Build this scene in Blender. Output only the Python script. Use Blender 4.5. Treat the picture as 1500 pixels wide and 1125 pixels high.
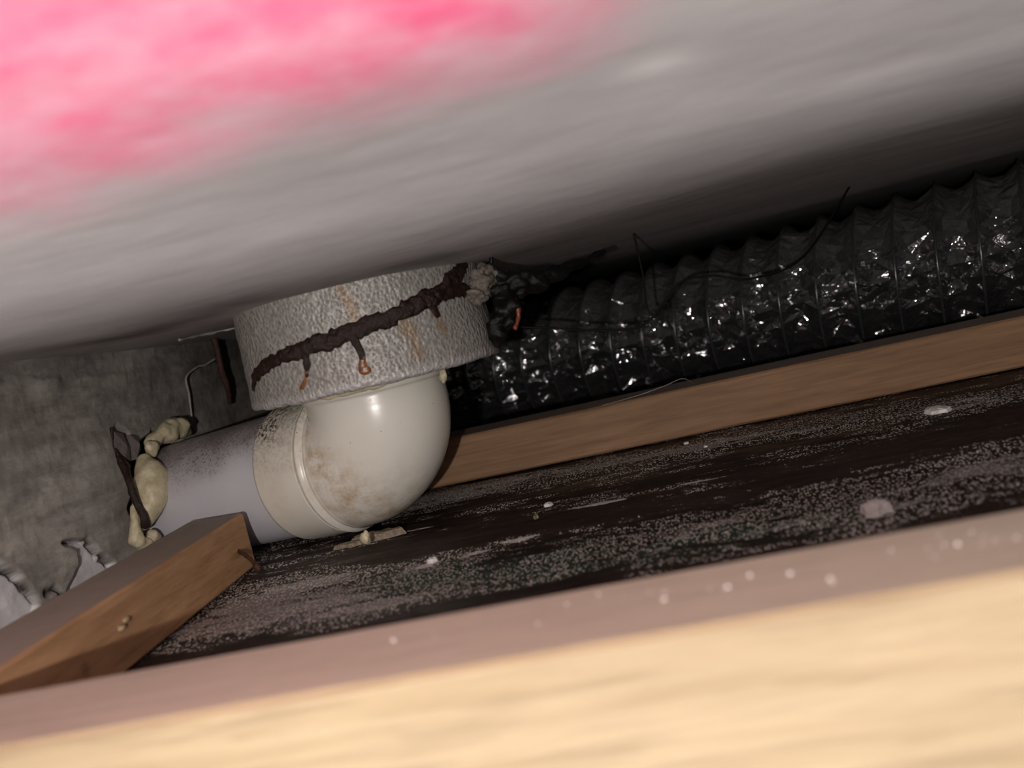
import bpy, bmesh, math, random
import numpy as np
from mathutils import Vector, Matrix, noise
from mathutils.geometry import delaunay_2d_cdt

random.seed(7); rng = np.random.default_rng(7)
for o in list(bpy.data.objects): bpy.data.objects.remove(o)
SC = bpy.context.scene; COL = SC.collection

# ------------------------------------------------------------------ camera, world, light, exposure
cam = bpy.data.cameras.new('camera'); camo = bpy.data.objects.new('camera', cam); COL.objects.link(camo)
fw = Vector((-0.16457126, 0.98343907, -0.07592037))
R_ = Vector((0.96299683, 0.14354074, -0.22810778)); U_ = Vector((0.21343243, 0.11065106, 0.97067139))
camo.matrix_world = Matrix((R_, U_, -fw)).transposed().to_4x4()
cam.sensor_width = 36; cam.sensor_fit = 'HORIZONTAL'; cam.lens = 33.6
cam.clip_start = 0.01; cam.clip_end = 50
cam.dof.use_dof = True; cam.dof.focus_distance = 0.56; cam.dof.aperture_fstop = 8.5
SC.camera = camo

w = bpy.data.worlds.new('world'); SC.world = w; w.use_nodes = True
w.node_tree.nodes['Background'].inputs[0].default_value = (0.75, 0.75, 0.85, 1)
w.node_tree.nodes['Background'].inputs[1].default_value = 0.03

fl = bpy.data.lights.new('flash', 'POINT'); fl.energy = 7.6; fl.shadow_soft_size = 0.004
fl.color = (1.0, 0.95, 0.91)
flo = bpy.data.objects.new('flash', fl); COL.objects.link(flo); flo.location = (-0.035, -0.14, -0.010)
rl = bpy.data.lights.new('slab_fill', 'AREA'); rl.shape = 'RECTANGLE'; rl.size = 0.9; rl.size_y = 0.5; rl.energy = 15; rl.color = (1.0, 0.97, 0.96)  # unseen fill light, added to brighten the slab from below
rlo = bpy.data.objects.new('slab_fill', rl); COL.objects.link(rlo); rlo.location = (-0.1, -0.85, -0.78)
rlo.rotation_euler = (Vector((-0.05, 0.25, 0.03))-rlo.location).to_track_quat('-Z', 'Y').to_euler()

SC.view_settings.view_transform = 'Standard'; SC.view_settings.look = 'None'
SC.view_settings.exposure = 0.0; SC.view_settings.gamma = 1.0
SC.view_settings.use_curve_mapping = False

# ------------------------------------------------------------------ helpers
def tag(o, label=None, cat=None, group=None, kind=None):
    if label: o['label'] = label
    if cat: o['category'] = cat
    if group: o['group'] = group
    if kind: o['kind'] = kind
    return o

def link(name, me, mat=None, parent=None, smooth=False):
    o = bpy.data.objects.new(name, me); COL.objects.link(o)
    if mat:
        for m in (mat if isinstance(mat, (list, tuple)) else [mat]): me.materials.append(m)
    if smooth: me.polygons.foreach_set('use_smooth', [True]*len(me.polygons))
    if parent: o.parent = parent
    return o

def thing(name, label, cat, group=None):
    o = bpy.data.objects.new(name, None); COL.objects.link(o); o.empty_display_size = .02
    return tag(o, label, cat, group)

def place_base(e, p):
    """put the Empty at its base point while the parts stay where they are"""
    p = Vector(p); e.location = p
    for c in e.children: c.location = c.location - p

def grid_mesh(name, P, closed_v=False, attr=None):
    """P: (nu, nv, 3) array of vertices -> quad mesh; attr: dict name -> (nu, nv, 4) colours"""
    nu, nv, _ = P.shape
    idx = np.arange(nu*nv).reshape(nu, nv)
    if closed_v: idx = np.concatenate([idx, idx[:, :1]], axis=1)
    q = np.stack([idx[:-1, :-1], idx[1:, :-1], idx[1:, 1:], idx[:-1, 1:]], axis=-1).reshape(-1, 4)
    me = bpy.data.meshes.new(name)
    me.vertices.add(nu*nv); me.vertices.foreach_set('co', P.reshape(-1).astype(np.float32))
    me.loops.add(q.size); me.loops.foreach_set('vertex_index', q.reshape(-1).astype(np.int32))
    me.polygons.add(len(q)); me.polygons.foreach_set('loop_start', np.arange(0, q.size, 4, dtype=np.int32))
    me.update(calc_edges=True)
    if attr:
        for k, A in attr.items():
            a = me.color_attributes.new(k, 'FLOAT_COLOR', 'POINT')
            a.data.foreach_set('color', A.reshape(-1).astype(np.float32))
    me.validate()
    return me

def _h(ix, iy, iz, seed):
    n = (ix.astype(np.int64)*374761393 + iy.astype(np.int64)*668265263 + iz.astype(np.int64)*2147483647 + seed*974711) & 0xffffffff
    n = ((n ^ (n >> 13))*1274126177) & 0xffffffff
    n = (n ^ (n >> 16)) & 0xffffffff
    return n/4294967295.0

def vnoise(x, y, z=None, seed=0):
    x = np.asarray(x, float); y = np.asarray(y, float)
    z = np.zeros_like(x) if z is None else np.asarray(z, float)
    ix, iy, iz = np.floor(x), np.floor(y), np.floor(z)
    f = [x-ix, y-iy, z-iz]; f = [t*t*(3-2*t) for t in f]; r = 0
    for a in (0, 1):
        for b in (0, 1):
            for c in (0, 1):
                wgt = (f[0] if a else 1-f[0])*(f[1] if b else 1-f[1])*(f[2] if c else 1-f[2])
                r = r + wgt*_h(ix+a, iy+b, iz+c, seed)
    return r*2-1

def fbm(x, y, z=None, octv=4, seed=0):
    r = 0; a = 1; s = 1; t = 0
    for k in range(octv):
        r = r + a*vnoise(x*s, y*s, None if z is None else z*s, seed+k*13); t += a; a *= .5; s *= 2.03
    return r/t

def sstep(e0, e1, v):
    t = np.clip((v-e0)/(e1-e0), 0, 1); return t*t*(3-2*t)

def poly_dist(U, V, poly):
    """distance from points to a polyline and the parameter along it"""
    best = np.full(U.shape, 1e9); par = np.zeros(U.shape)
    n = len(poly)-1
    for i in range(n):
        a = np.array(poly[i]); b = np.array(poly[i+1]); ab = b-a; L = (ab**2).sum() or 1e-12
        t = np.clip(((U-a[0])*ab[0]+(V-a[1])*ab[1])/L, 0, 1)
        d = np.hypot(U-a[0]-t*ab[0], V-a[1]-t*ab[1])
        m = d < best; best = np.where(m, d, best); par = np.where(m, (i+t)/n, par)
    return best, par

def inside(U, V, poly):
    c = np.zeros(U.shape, bool); n = len(poly)
    for i in range(n):
        x1, y1 = poly[i]; x2, y2 = poly[(i+1) % n]
        m = ((y1 > V) != (y2 > V)) & (U < (x2-x1)*(V-y1)/((y2-y1) or 1e-12)+x1)
        c ^= m
    return c

def signed(U, V, poly):
    d, _ = poly_dist(U, V, list(poly)+[poly[0]])
    return np.where(inside(U, V, poly), d, -d)

def catmull(pts, n=8):
    P = [np.array(p, float) for p in pts]; P = [2*P[0]-P[1]]+P+[2*P[-1]-P[-2]]; out = []
    for i in range(1, len(P)-2):
        for k in range(n):
            t = k/n; a, b, c, d = P[i-1], P[i], P[i+1], P[i+2]
            out.append(.5*(2*b+(c-a)*t+(2*a-5*b+4*c-d)*t*t+(3*b-a-3*c+d)*t**3))
    out.append(P[-2]); return np.array(out)

def lumpy(name, pts, radii, mat, parent=None, seg=14, sub=8, amp=.2, freq=200, seed=1, squash=None):
    """rounded, uneven tube through pts; squash=(axis, factor) flattens it"""
    Rr = np.array(radii, float).reshape(-1, 1)
    D = catmull(np.hstack([np.array(pts, float), Rr]), sub)
    C = D[:, :3]; r = np.maximum(D[:, 3], 1e-5)
    T = np.gradient(C, axis=0); T /= np.linalg.norm(T, axis=1)[:, None]+1e-12
    # rounded caps
    caps0 = [(C[0]-T[0]*r[0]*math.sin(a), r[0]*math.cos(a), T[0]) for a in (1.5, 1.1, .7, .35)]
    caps1 = [(C[-1]+T[-1]*r[-1]*math.sin(a), r[-1]*math.cos(a), T[-1]) for a in (.35, .7, 1.1, 1.5)]
    st = caps0+[(C[i], r[i], T[i]) for i in range(len(C))]+caps1
    up = np.array([.31, .17, .93]); rings = []
    prev = None
    for c, rr, t in st:
        n = np.cross(t, up) if prev is None else prev-t*np.dot(prev, t)
        n /= np.linalg.norm(n); prev = n; b = np.cross(t, n)
        th = np.linspace(0, 2*np.pi, seg, endpoint=False)[:, None]
        off = (np.cos(th)*n+np.sin(th)*b)
        q = c+off*rr
        nn = fbm(q[:, 0]*freq, q[:, 1]*freq, q[:, 2]*freq, 3, seed)[:, None]
        off = off*rr*(1+amp*2*nn)
        if squash is not None:
            ax = np.array([c[0]-CX, c[1]-CY, 0.]) if squash[0] == 'radial' else np.array(squash[0], float)
            ax /= np.linalg.norm(ax)
            off = off-np.outer(off@ax, ax)*(1-squash[1])
        rings.append(c+off)
    P = np.array(rings)
    me = grid_mesh(name, P, closed_v=True)
    bm = bmesh.new(); bm.from_mesh(me); bm.verts.ensure_lookup_table()
    n = len(P)
    bm.faces.new([bm.verts[i] for i in range(seg)]); bm.faces.new([bm.verts[(n-1)*seg+i] for i in reversed(range(seg))])
    bmesh.ops.recalc_face_normals(bm, faces=bm.faces); bm.to_mesh(me); bm.free()
    return link(name, me, mat, parent, True)

def blob(name, c, size, mat, parent=None, amp=.25, freq=1.3, seed=1, sub=3, smooth=True, angular=0):
    bm = bmesh.new(); bmesh.ops.create_icosphere(bm, subdivisions=sub, radius=1)
    for v in bm.verts:
        p = v.co*freq+Vector((seed*3.1, seed*1.7, seed))
        k = 1+amp*noise.noise(p)*2+amp*.5*noise.noise(p*2.7)
        if angular: k += angular*noise.cell(p*1.6)
        v.co = Vector((v.co.x*size[0]*k, v.co.y*size[1]*k, v.co.z*size[2]*k))
    me = bpy.data.meshes.new(name); bm.to_mesh(me); bm.free()
    o = link(name, me, mat, parent, smooth); o.location = c
    return o

# ------------------------------------------------------------------ materials
class NT:
    def __init__(s, name):
        s.m = bpy.data.materials.new(name); s.m.use_nodes = True; s.t = s.m.node_tree
        s.b = s.t.nodes['Principled BSDF']; s.co = s.n('ShaderNodeTexCoord').outputs['Object']
    def n(s, typ, **k):
        nd = s.t.nodes.new(typ)
        for a, v in k.items(): setattr(nd, a, v)
        return nd
    def l(s, a, b): s.t.links.new(a, b)
    def set(s, nd, i, v):
        if hasattr(v, 'links') or isinstance(v, bpy.types.NodeSocket): s.l(v, nd.inputs[i])
        else: nd.inputs[i].default_value = v
    def map(s, scale, rot=(0, 0, 0), src=None):
        m = s.n('ShaderNodeMapping'); m.inputs['Scale'].default_value = scale; m.inputs['Rotation'].default_value = rot
        s.l(src or s.co, m.inputs[0]); return m.outputs[0]
    def noise(s, scale, vec=None, detail=6, rough=.6, dist=0):
        x = s.n('ShaderNodeTexNoise'); x.inputs['Scale'].default_value = scale
        x.inputs['Detail'].default_value = detail; x.inputs['Roughness'].default_value = rough
        x.inputs['Distortion'].default_value = dist
        s.l(vec or s.co, x.inputs['Vector']); return x.outputs['Fac']
    def vor(s, scale, vec=None, feature='F1', out='Distance', rnd=1):
        x = s.n('ShaderNodeTexVoronoi', feature=feature); x.inputs['Scale'].default_value = scale
        x.inputs['Randomness'].default_value = rnd
        s.l(vec or s.co, x.inputs['Vector']); return x.outputs[out]
    def ramp(s, fac, stops, interp='LINEAR'):
        r = s.n('ShaderNodeValToRGB'); r.color_ramp.interpolation = interp
        e = r.color_ramp.elements
        while len(e) < len(stops): e.new(.5)
        for x, (p, c) in zip(e, stops):
            x.position = p; x.color = (c, c, c, 1) if isinstance(c, (int, float)) else (*c, 1)
        s.l(fac, r.inputs[0]); return r.outputs[0]
    def mix(s, f, a, b, mode='MIX'):
        x = s.n('ShaderNodeMix', data_type='RGBA', blend_type=mode)
        for i, v in ((0, f), (6, a), (7, b)):
            if isinstance(v, tuple) and len(v) == 3: v = (*v, 1)
            s.set(x, i, v)
        return x.outputs[2]
    def math(s, op, a, b=0.0, clamp=False):
        x = s.n('ShaderNodeMath', operation=op, use_clamp=clamp); s.set(x, 0, a); s.set(x, 1, b); return x.outputs[0]
    def attr(s, name): return s.n('ShaderNodeAttribute', attribute_name=name).outputs['Color']
    def sep(s, c):
        x = s.n('ShaderNodeSeparateColor'); s.l(c, x.inputs[0]); return x.outputs
    def bump(s, h, strength, dist, prev=None):
        x = s.n('ShaderNodeBump'); s.set(x, 'Height', h); x.inputs['Strength'].default_value = strength
        x.inputs['Distance'].default_value = dist
        if prev: s.l(prev, x.inputs['Normal'])
        return x.outputs[0]
    def out(s, col=None, rough=.7, normal=None, metal=0.0, spec=None):
        if col is not None:
            if isinstance(col, tuple) and len(col) == 3: col = (*col, 1)
            s.set(s.b, 'Base Color', col)
        s.set(s.b, 'Roughness', rough); s.set(s.b, 'Metallic', metal)
        if spec is not None: s.b.inputs['Specular IOR Level'].default_value = spec
        if normal: s.l(normal, s.b.inputs['Normal'])
        return s.m

def m_slab():
    t = NT('slab_concrete')
    big = t.noise(9, t.map((.5, 1.2, 1)), 6, .6); fine = t.noise(60, t.map((.25, 1.3, 1)), 6, .65); sp = t.noise(900, None, 3)
    c = t.ramp(big, [(.3, (.36, .33, .325)), (.7, (.54, .505, .50))])
    c = t.mix(t.ramp(fine, [(.50, 0), (.8, .35)]), c, (.17, .13, .12))
    c = t.mix(t.ramp(sp, [(.68, 0), (.74, .5)]), c, (.55, .52, .5))
    a = t.sep(t.attr('tint'))                      # R: pink paint, G: form-board streaks plus painted light falloff and shade, B: pale patch
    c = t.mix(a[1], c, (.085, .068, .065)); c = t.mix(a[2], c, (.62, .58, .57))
    pk = t.mix(t.ramp(t.noise(38, None, 5), [(.35, 0), (.65, 1)]), (.93, .14, .29), (.90, .38, .50))
    c = t.mix(a[0], c, pk)
    n = t.bump(t.noise(120, t.map((.5, 1.1, 1)), 6, .7), .3, .0005)
    n = t.bump(sp, .3, .0004, n)
    return t.out(c, t.ramp(fine, [(.3, .5), (.7, .8)]), n, spec=.35)

def m_wall(name='wall_concrete'):
    t = NT(name)
    big = t.noise(14, None, 7, .65); mid = t.noise(55, t.map((1, .35, 1.2)), 6, .7); sp = t.noise(700, None, 4, .7)
    c = t.ramp(big, [(.3, (.28, .255, .228)), (.7, (.49, .45, .40))])
    c = t.mix(t.ramp(mid, [(.42, .7), (.62, 0)]), c, (.16, .142, .132))
    c = t.mix(t.ramp(sp, [(.6, 0), (.75, .5)]), c, (.46, .42, .38))
    a = t.sep(t.attr('tint'))                      # R: exposed white plaster, G: darker cracks, hole, chip, far end and top
    c = t.mix(a[0], c, t.mix(t.noise(120), (.66, .65, .66), (.9, .88, .9)))
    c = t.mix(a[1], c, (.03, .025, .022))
    n = t.bump(mid, .4, .0008); n = t.bump(sp, .5, .0006, n)
    return t.out(c, .85, n, spec=.25)

def m_floor():
    t = NT('board_top')
    st = t.map((.35, 1, 1))
    big = t.noise(28, st, 7, .7, .3); mid = t.noise(70, st, 8, .72, .4)
    a = t.sep(t.attr('tint'))                      # R: how much efflorescence lies here, G: solid paint smear, B: green mould
    base = t.ramp(mid, [(.3, (.012, .007, .006)), (.7, (.045, .028, .021))])
    base = t.mix(t.math('MULTIPLY', t.ramp(mid, [(.4, 0), (.6, 1)]), a[2]), base, (.028, .075, .052))
    gr = t.ramp(t.vor(900, t.map((1, .5, 1))), [(.33, 1), (.50, 0)])
    keep = t.ramp(t.sep(t.vor(900, t.map((1, .5, 1)), out='Color'))[0], [(.22, 0), (.30, 1)])
    dens = t.math('ADD', t.math('MULTIPLY', a[0], 1.0), t.math('MULTIPLY', t.math('SUBTRACT', mid, .5), 2.4))
    m1 = t.math('MULTIPLY', t.math('MULTIPLY', gr, keep), t.ramp(dens, [(.31, 0), (.42, 1)]), True)
    m2 = t.ramp(dens, [(.80, 0), (1.0, .6)])
    gcol = t.mix(t.noise(30), (.68, .60, .52), (.92, .88, .83))
    c = t.mix(m2, base, (.48, .44, .42)); c = t.mix(m1, c, gcol)
    sm = t.math('ADD', a[1], t.math('MULTIPLY', t.math('SUBTRACT', t.noise(170, st, 6, .7), .5), 1.6))
    m3 = t.ramp(sm, [(.5, 0), (.56, 1)])
    c = t.mix(m3, c, (.62, .57, .55))
    h = t.math('ADD', m1, t.math('MULTIPLY', m3, .8))
    n = t.bump(mid, .5, .002); n = t.bump(h, .7, .0007, n)
    return t.out(c, t.mix(m1, t.ramp(big, [(.4, .35), (.6, .75)]), (.8, .8, .8)), n, spec=.22)

def m_wood(name, a, b, axis='X', dusty=0.0, scale=1.0, rot=0.0):
    t = NT(name)
    sc = {'X': (.06, 1, 1), 'Y': (1, .06, 1)}[axis]
    v = t.map(tuple(q*scale for q in sc), (rot, 0, 0))
    g = t.noise(170, v, 5, .55, .6); g2 = t.noise(900, v, 4, .6)
    big = t.noise(14, t.map((.4, 1, 1) if axis == 'X' else (1, .4, 1)), 4)
    c = t.mix(t.ramp(g, [(.3, 0), (.7, 1)]), a, b)
    c = t.mix(t.ramp(t.noise(330, v, 2, .5, .3), [(.52, 0), (.66, .32)]), c, tuple(q*.55 for q in a))
    c = t.mix(t.ramp(g2, [(.5, 0), (.75, .35)]), c, tuple(q*.45 for q in a))
    c = t.mix(t.ramp(big, [(.35, .3), (.65, 0)]), c, tuple(q*.6 for q in a))
    kn = t.vor(9, t.map((.7, 1.4, 1.4)))           # sparse small knots
    c = t.mix(t.ramp(kn, [(.03, .75), (.07, 0)]), c, (.07, .035, .02))
    if dusty:
        d = t.ramp(t.noise(120, None, 6, .7), [(.3, dusty*.65), (.7, dusty)])
        c = t.mix(d, c, (.34, .29, .25))
        c = t.mix(t.ramp(t.noise(1100, None, 2), [(.7, 0), (.76, .6)]), c, (.6, .56, .52))
    n = t.bump(g2, .35, .0004); n = t.bump(t.noise(1500, None, 3), .25, .0003, n)
    return t.out(c, .62, n, spec=.3)

def m_plain(name, col, rough=.5, metal=0.0, var=.25, scale=150, bump=.3, bd=.0006, spec=.5, col2=None):
    t = NT(name); nz = t.noise(scale, None, 6, .65)
    c = t.mix(t.ramp(nz, [(.3, 0), (.7, 1)]), tuple(q*(1-var) for q in col), col2 or col)
    return t.out(c, rough, t.bump(nz, bump, bd), metal, spec)

def m_pipe():
    t = NT('lilac_grey_plastic')
    a = t.sep(t.attr('tint'))
    c = t.mix(t.noise(30), (.49, .47, .50), (.60, .58, .61))
    sp = t.noise(650, None, 5, .75)
    c = t.mix(t.math('MULTIPLY', a[0], t.ramp(t.noise(60, None, 6), [(.3, .55), (.7, 1)])), c, (.19, .15, .15))
    c = t.mix(t.math('MULTIPLY', t.ramp(sp, [(.54, 0), (.59, 1)]), a[0]), c, (.035, .028, .025))
    c = t.mix(t.ramp(t.noise(260, None, 2), [(.76, 0), (.78, 1)]), c, (.05, .04, .035))
    return t.out(c, .42, t.bump(sp, .15, .0002), spec=.4)

def m_elbow():
    t = NT('ivory_plastic')
    a = t.sep(t.attr('tint'))                      # R: brown stain, G: soot dirt, B: dusty socket
    c = t.mix(t.noise(22), (.64, .60, .52), (.74, .71, .645))
    c = t.mix(t.math('MULTIPLY', a[2], t.ramp(t.noise(200, None, 6, .7), [(.3, .4), (.7, 1)])), c, (.50, .42, .31))
    c = t.mix(t.math('MULTIPLY', a[0], t.ramp(t.noise(110, None, 7, .7), [(.40, 0), (.66, 1)])), c, (.36, .22, .08))
    sp = t.noise(420, None, 5, .8)
    c = t.mix(t.math('MULTIPLY', t.ramp(sp, [(.47, 0), (.55, 1)]), a[1]), c, (.03, .024, .018))
    c = t.mix(t.ramp(t.noise(300, None, 2), [(.735, 0), (.76, .85)]), c, (.16, .10, .06))
    return t.out(c, t.mix(t.math('ADD', a[1], a[2], True), (.27, .27, .27), (.55, .55, .55)), t.bump(t.noise(45, None, 3), .12, .0012), spec=.5)

def m_collar():
    t = NT('grey_crinkled_sleeve')
    v = t.map((1, 1, .8), (0, 0, 0))
    cr = t.vor(620, v, 'SMOOTH_F1'); cr2 = t.noise(900, v, 5, .6)
    a = t.sep(t.attr('tint'))                      # R: amber stain
    c = t.mix(t.ramp(cr, [(.1, 0), (.6, 1)]), (.21, .195, .18), (.36, .34, .315))
    c = t.mix(t.noise(40), c, t.mix(.5, c, (.20, .17, .15)))
    c = t.mix(t.math('MULTIPLY', a[0], .8), c, (.26, .15, .05))
    c = t.mix(a[1], c, (.46, .44, .43))
    n = t.bump(cr, .9, .0009); n = t.bump(cr2, .5, .0005, n)
    return t.out(c, t.ramp(cr2, [(.3, .28), (.7, .5)]), n, metal=.12, spec=.5)

def m_foil():
    t = NT('black_foil')
    geo = t.n('ShaderNodeNewGeometry'); sx = t.n('ShaderNodeSeparateXYZ'); t.l(geo.outputs['Normal'], sx.inputs[0])
    up = t.ramp(t.math('ADD', sx.outputs['Z'], t.math('MULTIPLY', t.math('SUBTRACT', t.noise(90), .5), .5)), [(.25, 0), (.75, 1)])   # settled dust
    c = t.mix(t.noise(60), (.20, .195, .20), (.36, .35, .36))
    c = t.mix(up, c, (.085, .078, .076))
    n = t.bump(t.noise(170, None, 2, .5, .5), 1.0, .0018)
    t.set(t.b, 'Metallic', t.math('SUBTRACT', .93, t.math('MULTIPLY', up, .55)))
    m = t.out(c, t.mix(up, (.13, .13, .13), (.34, .34, .34)), n, metal=.9, spec=.5)
    t.l(t.math('SUBTRACT', .93, t.math('MULTIPLY', up, .55)), t.b.inputs['Metallic'])
    return m

M = dict(slab=m_slab(), wall=m_wall(), floor=m_floor(),
    back_wood=m_wood('pine_far', (.22, .118, .06), (.34, .195, .105), 'X'),
    back_top=m_wood('pine_far_top', (.20, .13, .09), (.26, .18, .13), 'X', .7),
    near_wood=m_wood('pine_near', (.325, .235, .135), (.42, .32, .20), 'X'),
    near_top=m_wood('pine_near_top', (.50, .42, .31), (.62, .53, .40), 'X', .45),
    side_wood=m_wood('pine_side', (.36, .19, .09), (.56, .33, .175), 'Y', 0, 1.0),
    side_top=m_wood('pine_side_top', (.24, .16, .11), (.32, .22, .15), 'Y', .75),
    pipe=m_pipe(), elbow=m_elbow(), collar=m_collar(), foil=m_foil(),
    foam=m_plain('cream_foam', (.50, .42, .25), .45, var=.2, scale=220, bump=.5, bd=.001, col2=(.66, .58, .40)),
    tar=m_plain('dark_brown_sealant', (.011, .0045, .0035), .30, var=.5, scale=500, bump=.9, bd=.0012, spec=.4, col2=(.030, .011, .007)),
    amber=m_plain('amber_resin', (.22, .075, .015), .2, var=.6, scale=300, bump=.5, bd=.0008, spec=.6, col2=(.30, .12, .035)),
    orange=m_plain('orange_rust', (.22, .05, .015), .4, var=.5, scale=300),
    black=m_plain('black_tar', (.008, .007, .007), .25, var=.5, scale=300, bump=.8, bd=.0015, spec=.35),
    cable=m_plain('black_wire', (.010, .007, .006), .6, spec=.15, var=.3, scale=300),
    rust=m_plain('rusty_iron', (.05, .020, .012), .6, .3, .6, 600, .9, .0008, col2=(.10, .045, .026)),
    thread=m_plain('pale_wire', (.34, .30, .27), .5, 0, .3, 300),
    mortar=m_plain('grey_mortar', (.12, .10, .08), .7, var=.5, scale=400, bump=.9, bd=.001, col2=(.24, .20, .165)),
    shard=m_plain('broken_concrete', (.15, .125, .115), .8, var=.4, scale=250, bump=.8, bd=.0012),
    plaster=m_plain('white_plaster', (.62, .57, .54), .8, var=.15, scale=500, bump=.8, bd=.0009, col2=(.78, .73, .70)),
    splinter=m_plain('dirty_splinter', (.16, .11, .07), .5, var=.6, scale=500, bump=.8, bd=.001, col2=(.30, .24, .16)),
    rib=m_plain('black_rib', (.10, .10, .105), .22, .6, .3, 300, .2, .0003, spec=.7),
    steel=m_plain('duct_wire', (.10, .09, .09), .3, .5, .3, 400))

# ------------------------------------------------------------------ setting
WX = -0.335; KW = .335/.36                           # wall plane; sizes measured on it scale with it
def slab_z(x, y):
    z = .0345 + .10*np.where(y < .46, (.46-y), 0)*sstep(.50, .30, y)
    z = z - .025*np.clip(y-.46, 0, .44)
    z = z - .0050*np.exp(-(((x+.17)/.13)**2+((y-.50)/.10)**2))
    z = z + .0008*fbm(x*9, y*12, None, 4, 5) + .00012*fbm(x*60, y*120, None, 3, 8)
    return z

def build_slab():
    xs = np.concatenate([np.linspace(-.40, .35, 420), np.linspace(.353, 2.1, 200)])
    ys = np.concatenate([np.linspace(-.45, .05, 60), np.linspace(.053, .75, 420), np.linspace(.755, 3.1, 160)])
    X, Y = np.meshgrid(xs, ys, indexing='ij'); Z = slab_z(X, Y)
    n1 = fbm(X*26, Y*26, None, 5, 31); n2 = fbm(X*6, Y*14, None, 4, 41)
    pk = sstep(.095, .125, Y)*sstep(.268, .180, Y+.020*n1+.026*n2+np.maximum(0, X+.03)*.75)
    dk = .10*sstep(.36, .60, Y+.05*fbm(X*7, Y*30, None, 5, 51)-.05*np.clip(X, -.3, .2)) * (0.75+.25*fbm(X*10, Y*90, None, 4, 61))  # form-board streaks, with the light's falloff into depth painted in
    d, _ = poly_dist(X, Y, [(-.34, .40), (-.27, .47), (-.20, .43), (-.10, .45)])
    dk = np.maximum(dk, .8*np.exp(-(d/.022)**2)*(.7+.6*n1))  # painted shade along the slab's bend above the collar
    wp = np.exp(-(((X-.0136)/.010)**2+((Y-.2654)/.008)**2))*.8 + np.exp(-(((X-.085)/.03)**2+((Y-.33)/.006)**2))*.35
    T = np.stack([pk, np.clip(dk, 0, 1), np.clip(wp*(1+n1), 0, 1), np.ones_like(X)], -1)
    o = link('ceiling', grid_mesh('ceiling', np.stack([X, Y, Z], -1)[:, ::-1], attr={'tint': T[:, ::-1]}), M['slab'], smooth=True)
    tag(o, kind='structure')
build_slab()

PIPE_A = math.radians(19.6); DV = np.array([-math.cos(PIPE_A), math.sin(PIPE_A), -0.07]); DV /= np.linalg.norm(DV)
CX, CY, PZ = -.161, .520, -.061
HOLE = (CY + (CX-WX)*math.tan(PIPE_A), PZ-.0148)          # where the pipe meets the wall (y, z)

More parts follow.
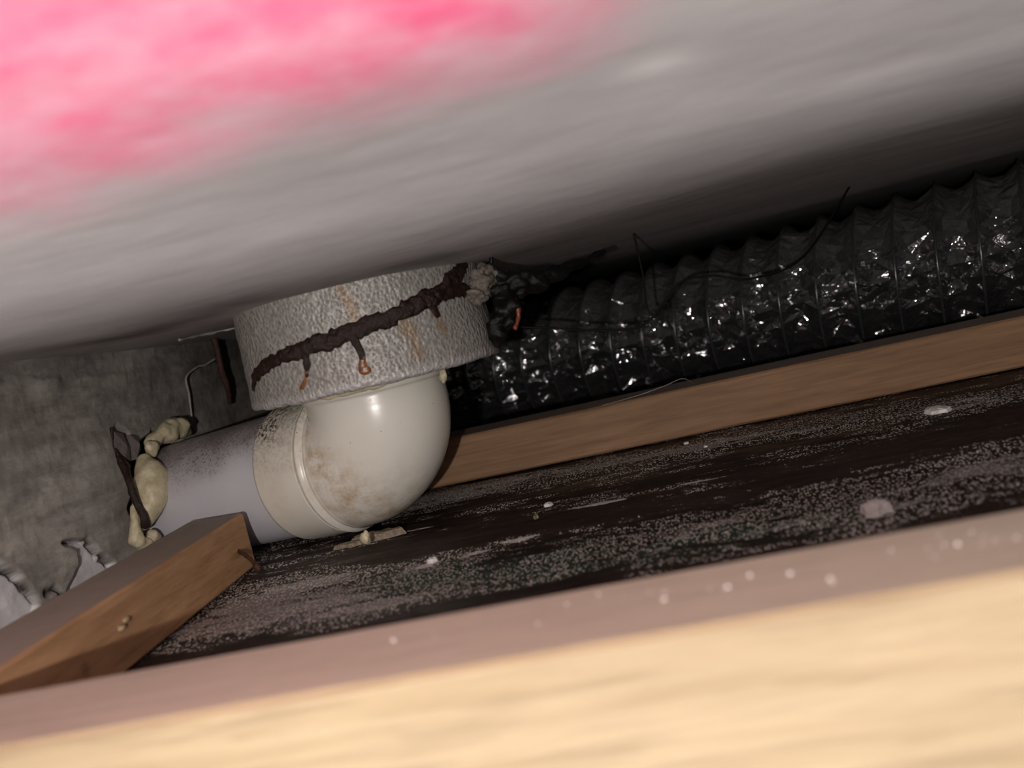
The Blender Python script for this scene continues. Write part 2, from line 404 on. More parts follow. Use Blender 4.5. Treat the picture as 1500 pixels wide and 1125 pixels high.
def build_wall():
    ys = np.concatenate([np.linspace(.10, .38, 40), np.linspace(.383, .80, 420), np.linspace(.805, 3.1, 120)])
    zs = np.linspace(-.116, .075, 190)
    Y, Z = np.meshgrid(ys, zs, indexing='ij')
    n1 = fbm(Y*60, Z*60, None, 5, 3); n2 = fbm(Y*14, Z*30, None, 4, 9); n3 = fbm(Y*200, Z*200, None, 3, 19)
    sc = lambda L: [(a*KW, b*KW) for a, b in L]
    X = WX + .0008*n1 + .0022*n2 + .0003*n3
    white = np.zeros_like(X); dark = np.zeros_like(X)
    pA = [(.4433,-.0662),(.4533,-.0749),(.4599,-.0867),(.4647,-.0961),(.4611,-.1046),(.427,-.112),(.36,-.112),(.36,-.055)]
    pB = [(.494,-.0713),(.5158,-.0754),(.5244,-.08),(.5273,-.0896),(.5388,-.0975),(.5276,-.107),(.4879,-.1002),(.506,-.0895),(.5079,-.0774)]
    for p in (pA, pB):
        s = signed(Y, Z, sc(p)) + .003*n1 + .0012*n3
        k = sstep(-.0004, .0012, s); X = X - .0042*k; white = np.maximum(white, k*(.75+.25*n2))
    for c, wd in (([(.4425,-.0681),(.4529,-.076),(.4586,-.0855),(.4637,-.0958)], .0011), ([(.4969,-.0722),(.5189,-.0763),(.5253,-.0859),(.5354,-.0964)], .0012),
                  ([(.4717,-.0938),(.4807,-.0945),(.486,-.1015)], .0014)):
        d, _ = poly_dist(Y, Z, sc(c)); d = d + .0012*n3
        k = np.exp(-(np.clip(d, 0, 1)/wd)**2); X = X - .004*k; dark = np.maximum(dark, k)
    # ragged hole round the pipe
    rr = np.hypot(Y-HOLE[0]+.004, (Z-HOLE[1]-.001)*1.0); hole = sstep(.051, .046, rr + .004*n1 + .002*n3)
    X = X - .035*hole; dark = np.maximum(dark, hole*.9)
    # chipped flap left of the hole
    s = signed(Y, Z, sc([(.5715,-.016),(.5666,-.0298),(.5814,-.0419),(.5945,-.0326),(.5907,-.0224),(.5784,-.0134)])) + .0015*n3
    X = X - .003*sstep(-.0005, .002, s); dark = np.maximum(dark, .35*sstep(0, .002, s))
    # a ridge left by the form boards; darker towards the far corner and the top
    d, _ = poly_dist(Y, Z, sc([(.38, .030), (.4674, .0265), (.533, .0207), (.6015, .0167), (.7006, .0138)]))
    X = X + .0014*np.exp(-(d/.0022)**2)*(.5+n1)
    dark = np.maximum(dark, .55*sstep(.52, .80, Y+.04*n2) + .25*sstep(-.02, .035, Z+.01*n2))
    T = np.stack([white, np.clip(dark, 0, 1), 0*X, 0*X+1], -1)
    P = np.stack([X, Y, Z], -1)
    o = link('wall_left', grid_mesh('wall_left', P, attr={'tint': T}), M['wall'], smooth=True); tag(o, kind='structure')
    for nm, A in (('wall_back', ((-.40, 3.0), (2.1, 3.0))), ('wall_right', ((2.05, 3.05), (2.05, -.3)))):
        u = np.linspace(0, 1, 60)[:, None]; v = np.linspace(-.116, .075, 16)[None, :]
        xx = A[0][0]+(A[1][0]-A[0][0])*u+0*v; yy = A[0][1]+(A[1][1]-A[0][1])*u+0*v; zz = 0*u+v
        nn = .003*fbm(xx*12+yy*12, zz*30, None, 4, 77)
        P = np.stack([xx+(nn if nm == 'wall_right' else 0), yy+(nn if nm == 'wall_back' else 0), zz], -1)
        o = link(nm, grid_mesh(nm, P, attr={'tint': np.zeros(P.shape[:2]+(4,))}), M['wall'], smooth=True); tag(o, kind='structure')
build_wall()

FZ = -.108
def build_floor():
    xs = np.concatenate([np.linspace(-.372, .40, 560), np.linspace(.403, 2.1, 160)])
    ys = np.concatenate([np.linspace(.249, .68, 400), np.linspace(.684, 3.05, 160)])
    X, Y = np.meshgrid(xs, ys, indexing='ij')
    n1 = fbm(X*14, Y*50, None, 5, 3); n2 = fbm(X*5, Y*14, None, 4, 23)
    Z = FZ - .0012 + .0010*n1*sstep(.26, .30, Y) - .012*np.exp(-(((X+.37)/.07)**2+((Y-.59)/.05)**2))*sstep(-.28, -.30, X)
    def el(cx, cy, rx, ry, s=1.0, tilt=0.0):
        c, k = math.cos(tilt), math.sin(tilt); u = (X-cx)*c+(Y-cy)*k; v = -(X-cx)*k+(Y-cy)*c
        return s*np.exp(-((u/rx)**2+(v/ry)**2)**1.3)
    D = .30 + .30*n2 + el(-.205,.435,.040,.030,.75) + el(-.19,.395,.05,.022,.6) + el(-.225,.40,.03,.02,.4) + el(-.13,.43,.05,.008,.3)
    D += el(-.19,.60,.06,.03,.45) + el(-.12,.60,.06,.020,.45) + el(-.03,.60,.08,.020,.42) + el(.07,.59,.09,.035,.50) + el(.16,.56,.06,.03,.42)
    D += el(.12,.42,.045,.022,.60,.2) + el(-.01,.405,.05,.010,.5) + el(.045,.385,.06,.010,.4) + el(.01,.48,.04,.010,.35) + el(-.10,.385,.07,.008,.4,.1)
    D -= el(.045,.475,.12,.028,.55,.12) + el(-.10,.475,.06,.022,.35) + el(-.16,.475,.035,.02,.5)
    D += .22*n1
    D *= sstep(.345, .375, Y + .008*n1 + .02*np.clip(X, -.3, .1))
    S = el(-.1594,.5186,.016,.0035,.5) + el(-.088,.447,.016,.006,.46) + el(-.111,.437,.016,.004,.46) + el(-.056,.491,.018,.004,.45) + el(-.133,.43,.009,.006,.42)
    S += el(-.1536,.415,.022,.005,.35) + el(-.045,.49,.01,.003,.5) + el(.0,.497,.02,.003,.42)
    S = S*1.45
    G = el(-.12,.40,.12,.03,.9) + el(-.03,.39,.05,.02,.8) + el(-.2,.385,.06,.02,.6) + el(.03,.385,.05,.02,.7)
    T = np.stack([np.clip(D, 0, 1), np.clip(S, 0, 1), np.clip(G, 0, 1), np.ones_like(X)], -1)
    o = link('floor', grid_mesh('floor', np.stack([X, Y, Z], -1), attr={'tint': T}), M['floor'], smooth=True)
    bm = bmesh.new(); bm.from_mesh(o.data)          # front lip: the board has a thickness at the hatch opening
    ed = [e for e in bm.edges if e.is_boundary and all(v.co.y < .2495 for v in e.verts)]
    r = bmesh.ops.extrude_edge_only(bm, edges=ed)
    for v in r['geom']:
        if isinstance(v, bmesh.types.BMVert): v.co.z -= .0095
    bm.to_mesh(o.data); bm.free()
    tag(o, kind='structure')
build_floor()

# ------------------------------------------------------------------ battens
def batten(name, corners, z0, z1, mats, label, cat='batten', warp=.0006, seg=60, bev=.0012, seed=1):
    """corners: four (x, y) points counter-clockwise; long sides are 0-1 and 3-2"""
    c = [np.array(p, float) for p in corners]; bm = bmesh.new(); rings = []
    for i in range(seg+1):
        t = i/seg; a = c[0]*(1-t)+c[1]*t; b = c[3]*(1-t)+c[2]*t
        w_ = .5*warp*noise.noise(Vector((t*4, seed, 0))); w2 = .5*warp*noise.noise(Vector((t*9, seed, 7)))
        e = bev*(1+.4*noise.noise(Vector((t*30, seed, 3)))); n = (b-a)/np.linalg.norm(b-a)
        prof = [(a+n*e, z0), (a, z0+e), (a, z1-e+w_), (a+n*e, z1+w_), (b-n*e, z1+w2), (b, z1-e+w2), (b, z0+e), (b-n*e, z0)]
        rings.append([bm.verts.new((p[0], p[1], z)) for p, z in prof])
    for i in range(seg):
        for k in range(8):
            f = bm.faces.new([rings[i][k], rings[i+1][k], rings[i+1][(k+1) % 8], rings[i][(k+1) % 8]])
            f.material_index = 1 if k == 3 else 0
    bm.faces.new(rings[0]); bm.faces.new(list(reversed(rings[-1])))
    bmesh.ops.recalc_face_normals(bm, faces=bm.faces)
    me = bpy.data.meshes.new(name); bm.to_mesh(me); bm.free()
    o = link(name, me, mats); tag(o, label, cat); return o

batten('wooden_batten', [(-.185, .634), (1.30, .634), (1.30, .676), (-.185, .676)], FZ, -.0765,
       [M['back_wood'], M['back_top']], 'brown pine batten lying in front of the black flexible duct')
batten('wooden_batten', [(-.42+.065, .205), (1.30, .205), (1.30, .2475), (-.42+.065, .2475)], -.1215, -.0765,
       [M['near_wood'], M['near_top']], 'pale blurred pine batten crossing the whole foreground', bev=.0015, seed=5)
side = batten('wooden_batten', [(-.2345, .249), (-.2505, .500), (-.2885, .506), (-.2755, .249)], FZ, -.0768,
       [M['side_wood'], M['side_top']], 'short sawn pine batten with a nail, pointing away below the grey pipe', seed=9)
nl = lumpy('nail', [(-.2515, .4835, -.0935), (-.2455, .479, -.0955), (-.2395, .4745, -.099), (-.2355, .4705, -.1025)], [.0011, .0012, .0012, .0013], M['rust'], side, amp=.2, freq=500, seg=10)
hd = lumpy('nail_head', [(-.2357, .4707, -.1023), (-.2350, .4702, -.1029)], [.0021, .0021], M['rust'], nl, seg=12, amp=.15)
for i, (py, pz) in enumerate(((.352, -.0905), (.356, -.0885))):
    blob('wood_chip', (-.2405+.0002, py, pz), (.0012, .0022, .0012), M['near_wood'], side, seed=i+3, sub=2)

# ------------------------------------------------------------------ drain: collar, elbow, pipe
def build_drain():
    t = thing('drain_pipe', 'white plastic drain elbow and grey pipe hanging from the slab collar into the wall', 'pipe')
    # horizontal pipe
    nu, nv = 150, 160; s = np.linspace(.050, .215, nu)[:, None]; th = np.linspace(0, 2*np.pi, nv, endpoint=False)[None, :]
    B = np.array([DV[1], -DV[0], 0]); B /= np.linalg.norm(B); NV = np.cross(DV, B); NV *= np.sign(NV[2])   # sideways, upward
    def ring(s, th, r): return (np.array([CX, CY, PZ])+s[..., None]*DV+(np.cos(th)*r)[..., None]*B+(np.sin(th)*r)[..., None]*NV)
    S, T = np.broadcast_arrays(s, th); r = np.full(S.shape, .0382); P = ring(S, T, r)
    soot = sstep(.15, .95, np.sin(T)+.35*fbm(P[..., 0]*40, P[..., 1]*40, P[..., 2]*40, 4, 3))
    A = np.stack([soot, 0*S, 0*S, 0*S+1], -1)
    link('pipe', grid_mesh('pipe', P, True, {'tint': A}), M['pipe'], t, True)
    # elbow: stations along the centre line
    Rb = .029; st = []
    up = np.array([0, 0, 1.]); C0 = np.array([CX-.0032, CY, PZ])
    mouth = .066; ridge = .016
    def H(tt, rr): st.append((C0+DV*tt, DV*-1, rr))
    H(mouth-.001, .0375); H(mouth, .0383); H(mouth+.0008, .0402); H(mouth+.0002, .0412); H(mouth-.0012, .0416)
    for q in np.linspace(mouth-.002, .035, 36): H(q, .0416)
    for q in np.linspace(.0375, .0280, 26):
        k = q-.0325; H(q, .0414+.0010*math.exp(-(k/.0013)**2)-.0014*math.exp(-((k+.0035)/.0011)**2))
    At = math.acos(float(-DV@up)); q0 = Rb*math.tan(At/2); c = C0+DV*q0+NV*Rb
    st = [x for x in st if (x[0]-C0)@DV > q0+.0005]
    for a in np.linspace(0, At, 90):
        p = c-NV*Rb*math.cos(a)-DV*Rb*math.sin(a); tn = -DV*math.cos(a)+NV*math.sin(a)
        if a*Rb < .0115 and False: continue
        st.append((p, tn, .0402-.0006*(a/At)+.0006*math.sin(2*a)))
    z1 = PZ+q0
    for z, rr in [(z, .0396) for z in np.linspace(z1+.001, -.0265, 8)]+[(-.0261, .0398), (-.0256, .0406), (-.0250, .0412), (-.0235, .0414), (-.020, .0414), (.0, .0414)]:
        st.append((np.array([C0[0], CY, z]), up, rr))
    nv = 200; th = np.linspace(0, 2*np.pi, nv, endpoint=False)
    rings = []
    for p, tn, rr in st:
        v = np.cross(tn, B)
        rings.append(p+np.cos(th)[:, None]*rr*B+np.sin(th)[:, None]*rr*v)
    P = np.array(rings); i0 = np.array([(p-C0)@DV for p, _, _ in st])[:, None]+0*th[None, :]
    X, Y, Z = P[..., 0], P[..., 1], P[..., 2]
    n1 = fbm(X*70, Y*70, Z*70, 4, 3); n2 = fbm(X*25, Y*25, Z*25, 3, 8)
    soot = sstep(.0, 1.0, (Z-PZ)/.042+.5*n1)*sstep(.022, .050, i0+.01*n2) + 1.3*sstep(.018, .034, Z-PZ+.008*n1)*sstep(.048, .062, i0)
    dust = sstep(.030, .060, i0+.012*n1)*(.55+.35*(Z-PZ)/.04)
    stain = np.exp(-((i0-.018)/.010)**2)*(.75+.5*n2) + .45*np.exp(-((i0-.040)/.008)**2)*(n2 > 0)*(n2 > 0) + .35*sstep(-.03, -.015, Z)
    A = np.stack([np.clip(stain, 0, 1), np.clip(soot, 0, 1), np.clip(dust, 0, 1), 0*X+1], -1)
    e = link('elbow', grid_mesh('elbow', P, True, {'tint': A}), M['elbow'], t, True)
    e['label'] = 'ivory plastic elbow with brown stains and soot on its socket'
    # glue drops
    blob('glue_drop', (-.1785, .4865, -.1015), (.0028, .0024, .0036), M['foam'], e, seed=4, sub=3)
    blob('glue_drop', (-.1205, .5055, -.0265), (.0022, .0022, .0036), M['foam'], e, seed=6, sub=3)
    lumpy('glue_bead', [(CX+.0415*math.cos(a), CY+.0415*math.sin(a), -.0225) for a in np.radians([-150, -130, -110, -92, -75, -55])],
          [.0008, .0018, .0020, .0016, .0016, .0008], M['foam'], e, amp=.4, freq=220, seed=12)
    place_base(t, (CX, CY, FZ))
    return t
build_drain()

CR = .069; CZ0, CZ1 = -.0215, .038
def cyl(deg, z, r): return (CX+r*math.cos(math.radians(deg)), CY+r*math.sin(math.radians(deg)), z)
def rim_r(z): return CR + .0016*max(0.0, min(1.0, (.0-z)/.02))
def build_collar():
    t = thing('pipe_collar', 'round grey crinkled sleeve round the drain, crossed by a dark brown sealant band', 'collar')
    nv = 420; th = np.linspace(0, 2*np.pi, nv, endpoint=False)
    prof = [(.043, CZ0+.004), (.060, CZ0+.003), (.064, CZ0+.0008), (.0672, CZ0-.0004), (.0695, CZ0), (.0704, CZ0+.0012), (.0706, CZ0+.003)]
    for z in np.linspace(CZ0+.0045, CZ1, 90): prof.append((CR+.0014*float(sstep(.01, CZ0, z)), z))
    r = np.array([p[0] for p in prof])[:, None]; z = np.array([p[1] for p in prof])[:, None]
    T, Zz = np.broadcast_arrays(th[None, :], z); Rr = r+0*T
    nn = fbm(np.cos(T)*5, np.sin(T)*5, Zz*70, 4, 3); n2 = fbm(np.cos(T)*22, np.sin(T)*22, Zz*300, 3, 6)
    edge = np.array([1.0 if i < 8 else max(0., 1-(i-8)/8) for i in range(len(prof))])[:, None]
    Rr = Rr+.0007*nn+.0003*n2; Zq = Zz+edge*.0008*fbm(np.cos(T)*9, np.sin(T)*9, None, 3, 17)
    P = np.stack([CX+Rr*np.cos(T), CY+Rr*np.sin(T), Zq], -1)
    U = np.degrees(T); U = np.where(U > 180, U-360, U)*.0012; stn = 0*T
    for poly, wd in (([(-79.1, .0290), (-76.2, .0189), (-75.7, .0090)], .0032), ([(-56.5, .0105), (-54.2, -.001), (-54.0, -.0115)], .0030),
                     ([(-41.5, .0100), (-39.4, -.0029)], .0028), ([(-58.5, .0085), (-58, .001)], .0018)):
        d, _ = poly_dist(U, Zz, [(a*.0012, b) for a, b in poly]); stn = np.maximum(stn, sstep(wd*1.5, wd*.2, d+.0025*n2)*(.65+.6*n2))
    lip = sstep(CZ0+.006, CZ0+.002, Zz+.0008*n2)
    A = np.stack([np.clip(stn, 0, 1), lip*.6, 0*T, 0*T+1], -1)
    link('sleeve', grid_mesh('sleeve', P[:, ::-1], True, {'tint': A[:, ::-1]}), M['collar'], t, True)
    band = [(-150, -.0160), (-142.5, -.0106), (-134.1, -.0038), (-122.1, .0011), (-105.4, .0043), (-89.1, .0054), (-74.3, .0077), (-59.4, .0101), (-46.0, .0142), (-34.6, .0162), (-20.3, .0158), (-6.2, .0136)]
    b = lumpy('sealant_band', [cyl(a, z, CR+.0003) for a, z in band], [.0012, .0022, .0030, .0034, .0038, .0044, .0040, .0040, .0044, .0040, .0034, .0030], M['tar'], t, amp=.38, freq=330, seed=5, squash=('radial', .42), sub=14, seg=20)
    br = [(-44, .0142), (-38.8, .0165), (-33.1, .0195), (-26.0, .0235), (-17.0, .0285)]
    lumpy('sealant_branch', [cyl(a, z, CR+.0005) for a, z in br], [.0026, .0036, .0038, .0042, .0036], M['tar'], t, amp=.4, freq=260, seed=15, squash=('radial', .5), sub=14, seg=20)
    for k, (dr, rad, m) in enumerate(((([(-99.6, .0035), (-100.3, -.0028), (-101.5, -.0085)]), [.0026, .0017, .0013], 'tar'),
                     (([(-101.2, -.0070), (-102.5, -.0101), (-105.5, -.0150)]), [.0012, .0012, .0018], 'amber'),
                     (([(-79.4, .0063), (-77.2, -.0010), (-76.6, -.0070)]), [.0028, .0019, .0018], 'tar'),
                     (([(-76.8, -.0055), (-77.0, -.0101), (-77.0, -.0125)]), [.0017, .0024, .0028], 'amber'),
                     (([(-43.5, .0135), (-42.0, .0100), (-41.3, .0060)]), [.0034, .0024, .0018], 'tar'))):
        sq = ((math.cos(math.radians(dr[1][0])), math.sin(math.radians(dr[1][0])), 0), .45)
        o = lumpy('drip', [cyl(a, z, CR+.0006) for a, z in dr], rad, M[m], t, amp=.3, freq=300, seed=20+k, squash=sq)
        if m == 'amber': o['label'] = 'amber run of resin below a dark drip'
    place_base(t, (CX, CY, CZ0))
build_collar()

# mortar lump and black tar at the right side of the collar
t = thing('tar_clump', 'crumbling grey mortar lump smeared with glossy black tar beside the collar', 'sealant clump')
blob('mortar_lump', (-.0885, .509, .0185), (.0085, .009, .0075), M['mortar'], t, .35, 1.6, 4, 4, angular=.08)
blob('mortar_lump', (-.0935, .502, .0120), (.0058, .006, .0050), M['mortar'], t, .35, 1.6, 9, 4, angular=.08)
lumpy('tar_smear', [(-.083, .512, .026), (-.080, .515, .016), (-.0795, .514, .006), (-.0835, .512, -.003), (-.0865, .511, -.011), (-.088, .510, -.016)], [.002, .006, .0075, .0068, .0050, .0026], M['black'], t, amp=.5, freq=150, seed=33, seg=24, sub=12)
lumpy('tar_smear', [(-.078, .513, .014), (-.066, .520, .012), (-.054, .532, .013), (-.040, .548, .016), (-.024, .565, .021)], [.0062, .0056, .0042, .0030, .0016], M['black'], t, amp=.5, freq=170, seed=36, seg=24, sub=12)
lumpy('tar_strand', [(-.0855, .514, .021), (-.082, .514, .027), (-.0805, .514, .033)], [.0028, .0016, .0010], M['black'], t, amp=.3, seed=38)
lumpy('rust_run', [(-.0775, .512, .0085), (-.0735, .512, .003), (-.0735, .511, -.004), (-.0765, .509, -.0105)], [.0010, .0014, .0015, .0009], M['orange'], t, amp=.4, freq=300, seed=40)
place_base(t, (-.088, .510, .018))

# ------------------------------------------------------------------ foam, strap and shards round the wall hole
t = thing('foam_seal', 'cream expanding foam squeezed out round the grey pipe at the wall', 'foam')
hy, hz = HOLE
lumpy('foam_lump', [(-0.3290, 0.5593, -0.0302), (-0.3257, 0.5732, -0.0265), (-0.3248, 0.5881, -0.0251), (-0.3257, 0.6002, -0.0298)], [.0035, .0062, .0068, .0045], M['foam'], t, amp=.32, freq=130, seed=3, seg=22)
blob('foam_lump', (-0.3243, 0.5514, -0.0330), (.0038, .0048, .0050), M['foam'], t, .15, 1.2, 5)
lumpy('foam_lump', [(-0.3266, 0.5435, -0.0396), (-0.3220, 0.5379, -0.0479), (-0.3211, 0.5342, -0.0572), (-0.3229, 0.5277, -0.0665), (-0.3257, 0.5225, -0.0735)], [.0050, .0098, .0108, .0084, .0050], M['foam'], t, amp=.15, freq=90, seed=7, seg=24)
lumpy('foam_lump', [(-0.3276, 0.5211, -0.0633), (-0.3257, 0.5151, -0.0734), (-0.3257, 0.5132, -0.0819), (-0.3248, 0.5183, -0.0861)], [.0020, .0026, .0045, .0050], M['foam'], t, amp=.35, freq=150, seed=9, seg=18)
blob('foam_lump', (-0.3238, 0.5267, -0.0842), (.0040, .0055, .0045), M['foam'], t, .2, 1.3, 11)
place_base(t, (-0.3276, 0.5351, -0.0865))
o = lumpy('brown_strip', [(-0.3337, 0.5297, -0.0148), (-0.3345, 0.5287, -0.0260), (-0.3304, 0.5265, -0.0371), (-0.3254, 0.5204, -0.0487), (-0.3227, 0.5179, -0.0600), (-0.3200, 0.5167, -0.0687), (-0.3211, 0.5181, -0.0744)], [.0010, .0013, .0022, .0025, .0024, .0028, .0030], M['tar'], None, amp=.22, freq=220, seed=44, seg=18)
tag(o, 'glossy dark brown sealant strip hanging down the cream foam beside the pipe', 'sealant strip')
t = thing('concrete_flake', 'loose grey concrete flake lifting off the wall left of the foam', 'concrete flake')
def shard(name, pts, x0, th, mat, parent):
    pts = [(p*KW, q*KW) for p, q in pts]
    bm = bmesh.new(); a = [bm.verts.new((x0+th+.0012*random.uniform(-1, 1), y, z)) for y, z in pts]; b = [bm.verts.new((x0, y, z)) for y, z in pts]
    cx = bm.verts.new((x0+th+.0022, sum(p[0] for p in pts)/len(pts), sum(p[1] for p in pts)/len(pts)))
    n = len(pts)
    for i in range(n):
        bm.faces.new([a[i], a[(i+1) % n], cx]); bm.faces.new([a[i], b[i], b[(i+1) % n], a[(i+1) % n]])
    bm.faces.new(b); bmesh.ops.recalc_face_normals(bm, faces=bm.faces)
    me = bpy.data.meshes.new(name); bm.to_mesh(me); bm.free(); return link(name, me, mat, parent)
shard('shard', [(.5700, -.0180), (.5672, -.0285), (.5740, -.0365), (.5812, -.0395), (.5830, -.0310), (.5800, -.0215)], WX-.001, .0035, M['shard'], t)
shard('shard', [(.5850, -.0230), (.5835, -.0310), (.5850, -.0400), (.5910, -.0345), (.5925, -.0250)], WX-.001, .0055, M['shard'], t)
place_base(t, (-0.3355, 0.5379, -0.0344))

# rebar stub and wires near the far wall corner
o = lumpy('rusty_rod', [(-0.3187, 0.6607, 0.0344), (-0.3192, 0.6629, 0.0196), (-0.3211, 0.6653, 0.0038), (-0.3220, 0.6697, -0.0087), (-0.3257, 0.6751, -0.0198)], [.0022, .0022, .0024, .0022, .0015], M['rust'], amp=.18, freq=350, seed=50)
tag(o, 'thin rusty iron rod sticking down from the slab beside the wall', 'rod')
o = lumpy('pale_wire', [(-0.3211, 0.6589, 0.0142), (-0.3238, 0.6477, 0.0116), (-0.3257, 0.6386, 0.0111), (-0.3280, 0.6242, 0.0056), (-0.3290, 0.6238, -0.0066), (-0.3313, 0.6240, -0.0214)], [.0009, .0007, .0007, .0007, .0007, .0007], M['thread'], amp=.15, seed=51, seg=8)
tag(o, 'short bent pale wire hooked on the rusty rod near the wall', 'wire')
o = lumpy('mortar_seam', [(-.2860, .548, 0.0281), (-.2830, .5768, 0.0292), (-.2708, .5914, 0.0296), (-.2485, .5793, 0.0279), (-.2250, .5390, 0.0264), (-.2120, .5280, 0.0259)], [.0008, .0010, .0010, .0012, .0012, .0010], M['thread'], amp=.6, freq=260, seed=52, seg=10)
tag(o, 'thin beaded pale mortar seam along the slab left of the collar', 'mortar seam')

# ------------------------------------------------------------------ flexible duct
def build_duct():
    t = thing('flexible_duct', 'crinkled black foil flexible duct running behind the far batten', 'duct')
    a0 = np.array([-.1826, .9111, -.0517]); a1 = np.array([.2491, .7706, -.0417]); ax = (a1-a0)/np.linalg.norm(a1-a0)
    start = a0-ax*.150; L = 1.10; RAD = .060; pitch = .0285
    side_ = np.cross(ax, [0, 0, 1.]); side_ /= np.linalg.norm(side_); upv = np.cross(side_, ax)
    W = 2*math.pi
    # centre line: straight through the picture, then bending to run beside the batten
    ss = np.linspace(0, L+.05, 600); hd = np.radians(-18.02)*(1-sstep(.66, .84, ss))+np.radians(2)*sstep(.66, .84, ss)
    dx = np.cos(hd); dy = np.sin(hd); ds = ss[1]-ss[0]
    cxs = start[0]+np.concatenate([[0], np.cumsum(dx[:-1])])*ds; cys = start[1]+np.concatenate([[0], np.cumsum(dy[:-1])])*ds
    def frame(s):
        x = np.interp(s, ss, cxs); y = np.interp(s, ss, cys); h = np.interp(s, ss, hd)
        return np.array([x, y, start[2]+ax[2]*min(s, .7)-.004*math.sin(s*6)]), np.array([math.sin(h), -math.cos(h), 0.]), np.array([0, 0, 1.])
    pts = []; kind = []
    nr = int(L/pitch)
    for k in range(-1, nr+2):
        for ph in np.arange(0, W, .075):
            s = (k+ph/W)*pitch
            if 0 < s < L: pts.append((s, ph*RAD)); kind.append(0)
    cnt = 12500
    tries = np.column_stack([rng.uniform(0, L, cnt), rng.uniform(0, W*RAD, cnt)])
    f = (tries[:, 0]/pitch-tries[:, 1]/(W*RAD)) % 1
    for (s, v), ff in zip(tries, f):
        if .10 < ff < .90: pts.append((s, v)); kind.append(1)
    for s in np.arange(0, L, .006):
        for v in (0, W*RAD): pts.append((s, v)); kind.append(2)
    vec = [Vector(p) for p in pts]
    vo, eo, fo, orig, _, _ = delaunay_2d_cdt(vec, [], [], 0, 1e-7)
    co = []
    for i, p in enumerate(vo):
        s, v = p; ph = v/RAD; k = kind[orig[i][0]] if orig[i] else 1
        ff = (s/pitch-ph/W) % 1
        sag = .0088*math.sin(math.pi*ff)**.75*(.9+.25*noise.noise(Vector((s*40, ph*2, 0)))) if k != 0 else 0
        j = random.gauss(0, 1)*.0011*(1-.7*max(0, min(1, (math.sin(ph)-.25)/.4))) if k == 1 else 0
        big = .0012*noise.noise(Vector((s*60, math.cos(ph)*4, math.sin(ph)*4)))
        r = RAD-sag+j+big
        if k == 2: r = RAD-.004
        c0_, sd, uv = frame(s); c = c0_+sd*math.cos(ph)*r+uv*math.sin(ph)*r
        co.append(tuple(c))
    me = bpy.data.meshes.new('foil_sleeve'); me.from_pydata(co, [], [list(f_) for f_ in fo]); me.update()
    link('foil_sleeve', me, M['foil'], t, False)
    pth = []
    for q in np.arange(0, nr*W, W/56):
        s = q/W*pitch; c0_, sd, uv = frame(s); c = c0_+sd*math.cos(q)*(RAD+.0002)+uv*math.sin(q)*(RAD+.0002); pth.append(c)
    C = np.array(pth); T = np.gradient(C, axis=0); T /= np.linalg.norm(T, axis=1)[:, None]
    N = np.cross(T, ax); N /= np.linalg.norm(N, axis=1)[:, None]; Bn = np.cross(T, N)
    th = np.linspace(0, 2*np.pi, 8, endpoint=False)
    P = C[:, None]+.0010*(np.cos(th)[None, :, None]*N[:, None]+np.sin(th)[None, :, None]*Bn[:, None])
    link('wire_spiral', grid_mesh('wire_spiral', P, True), M['rib'], t, True)
    place_base(t, (start[0], start[1], -.108))
build_duct()

# ------------------------------------------------------------------ thin cables in front of the duct
o = lumpy('thin_cable', [(-.0900, .560, .008), (-.0925, .600, -.004), (-.0898, .6145, -.0118), (-.0729, .617, -.0167), (-.0477, .6206, -.0244), (-.0198, .6248, -.0301), (-.008, .627, -.0275), (.0055, .630, -.0171), (.0188, .633, -.0076), (.0388, .6363, -.0087), (.0618, .6396, -.016), (.10, .66, -.010), (.15, .70, .034)], [.0008]*13, M['cable'], amp=.05, seed=60, seg=8)
tag(o, 'long thin black cable sagging across the front of the duct', 'cable')
o = lumpy('thin_cable', [(-.0050, .630, .034), (-.0053, .6297, .0012), (-.0063, .6286, -.0098), (-.0066, .6277, -.0211), (-.0021, .6281, -.0253), (.003, .629, -.022)], [.0007]*6, M['cable'], amp=.05, seed=61, seg=8)
tag(o, 'short thin black cable hanging straight down from the slab before the duct', 'cable')
o = lumpy('thin_thread', [(-.0500, .6345, -.0760), (-.0388, .632, -.0752), (-.0226, .630, -.0737), (-.0066, .632, -.0717), (.0051, .636, -.0700), (.012, .650, -.0760)], [.00022]*6, M['thread'], amp=0, seed=62, seg=6)
tag(o, 'hair-thin pale thread lying over the edge of the far batten', 'thread')

# ------------------------------------------------------------------ debris on the board
def chip(name, x, y, sx, sy, sz, mat, label, cat, group=None, seed=1, z=FZ-.001):
    bm = bmesh.new(); n = 16; ra = random.Random(seed); top = []; bot = []
    for i in range(n):
        a = 2*math.pi*i/n; k = ra.uniform(.72, 1.12); dx, dy = sx*k*math.cos(a), sy*k*math.sin(a)
        top.append(bm.verts.new((dx*.88, dy*.88, sz*ra.uniform(.75, 1.1)))); bot.append(bm.verts.new((dx, dy, 0)))
    mid = [bm.verts.new((sx*.4*math.cos(2*math.pi*i/6), sy*.4*math.sin(2*math.pi*i/6), sz*ra.uniform(.9, 1.4))) for i in range(6)]
    bm.faces.new(list(reversed(bot))); bm.faces.new(mid)
    for i in range(n):
        j = (i+1) % n; bm.faces.new([bot[i], bot[j], top[j], top[i]])
        a, b = mid[i*6//n], mid[(j*6//n) % 6]
        bm.faces.new([top[i], top[j], b, a] if a is not b else [top[i], top[j], a])
    bmesh.ops.recalc_face_normals(bm, faces=bm.faces)
    me = bpy.data.meshes.new(name); bm.to_mesh(me); bm.free()
    o = link(name, me, mat); o.location = (x, y, z); tag(o, label, cat, group); return o
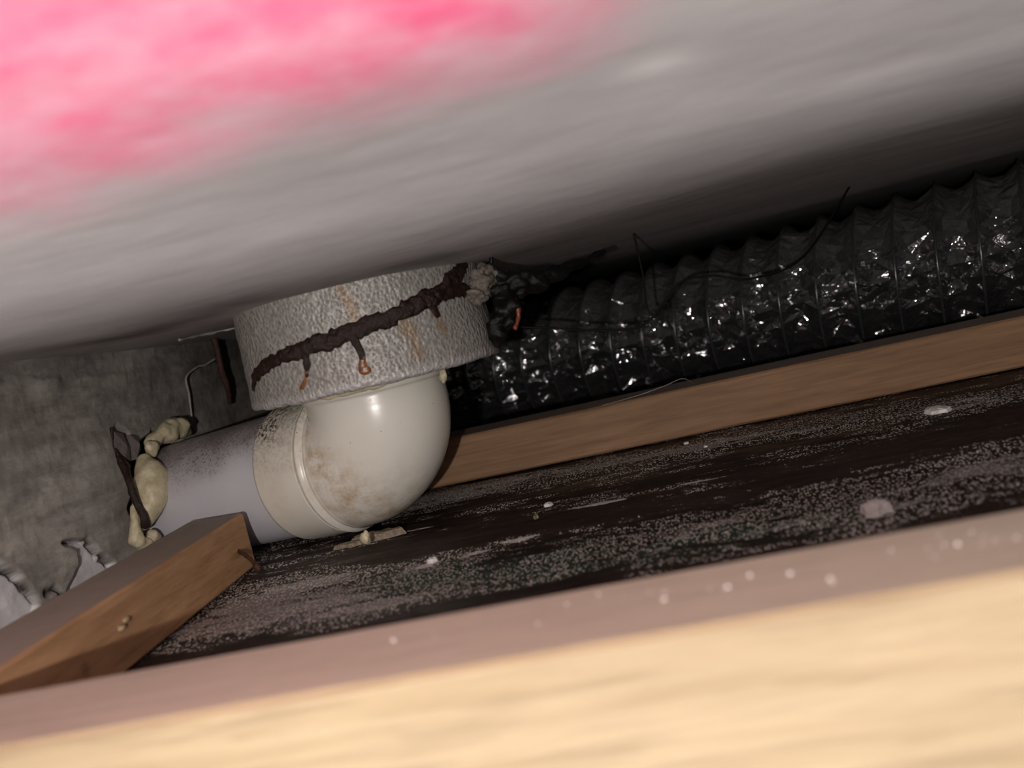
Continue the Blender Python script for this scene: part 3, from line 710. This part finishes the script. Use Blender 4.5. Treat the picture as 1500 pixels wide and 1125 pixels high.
chip('plaster_chip', .1371, .5544, .0075, .0085, .0022, M['plaster'], 'flat white plaster chip near the far batten, the farther of two big ones', 'plaster chip', seed=3)
chip('plaster_chip', .0642, .3800, .0062, .0068, .0036, M['plaster'], 'thick white plaster chip at the front of the dark board', 'plaster chip', seed=5)
chip('plaster_chip', -.1304, .4364, .0034, .0040, .0018, M['plaster'], 'small square white chip in front of the elbow', 'plaster chip', seed=8)
chip('plaster_chip', -.0811, .5106, .0030, .0040, .0014, M['plaster'], 'small white chip on the dark board midway to the far batten', 'plaster chip', seed=9)
chip('plaster_flake', -.0851, .4864, .0014, .0036, .0018, M['splinter'], 'tiny curled beige flake beside the small white chip', 'flake', seed=10)
chip('plaster_chip', .0095, .5876, .0016, .0022, .0012, M['plaster'], 'tiny white chip close to the far batten, right of its twin', 'plaster chip', seed=12)
chip('plaster_chip', -.0013, .6128, .0018, .0022, .0012, M['plaster'], 'tiny white chip touching the foot of the far batten', 'plaster chip', seed=13)
for i, (x, y, s, lb) in enumerate(((-.181, .512, 1.0, 'dirty wood splinter on the board just under the elbow, the larger one'), (-.196, .507, .6, 'short dirty wood splinter lying under the elbow socket'))):
    chip('wood_splinter', x, y, .016*s, .006*s, .004*s, M['splinter'], lb, 'splinter', seed=20+i)
crumbs = [(-.007,.2302),(-.0025,.2277),(.0007,.2265),(.0017,.2269),(.0076,.2325),(.0167,.2287),(.0245,.22),(.0246,.217),(.0411,.2329),(.0486,.2297),(.0535,.2377),(.0525,.23),(.0551,.2283),(.0482,.2228),(.0617,.2307),(.0628,.227),(.067,.2258),(.0594,.2253),(.0605,.2358),(.0254,.23),(-.0844,.2318),(-.0136,.2318),(-.0137,.2262),(-.024,.2369),(-.0306,.2394),(-.0387,.2359),(-.045,.2252),(-.0727,.2302),(-.0172,.2337),(-.0258,.2116)]
big = {3, 6, 12, 4, 5, 20, 22}
c0 = None
for i, (x, y) in enumerate(crumbs):
    if c0 is None:
        c0 = chip('plaster_crumb', x, y, .00042, .00042, .0005, M['plaster'], 'tiny white plaster crumb on top of the foreground batten', 'crumb', 'plaster crumbs on the foreground batten', 70, -.0767); o = c0
    else: o = c0.copy(); COL.objects.link(o); o.location = (x, y, -.0767)
    k = 1.5 if i in big else random.uniform(.6, 1.0); o.scale = (k, k, k); o.rotation_euler.z = random.uniform(0, 6)
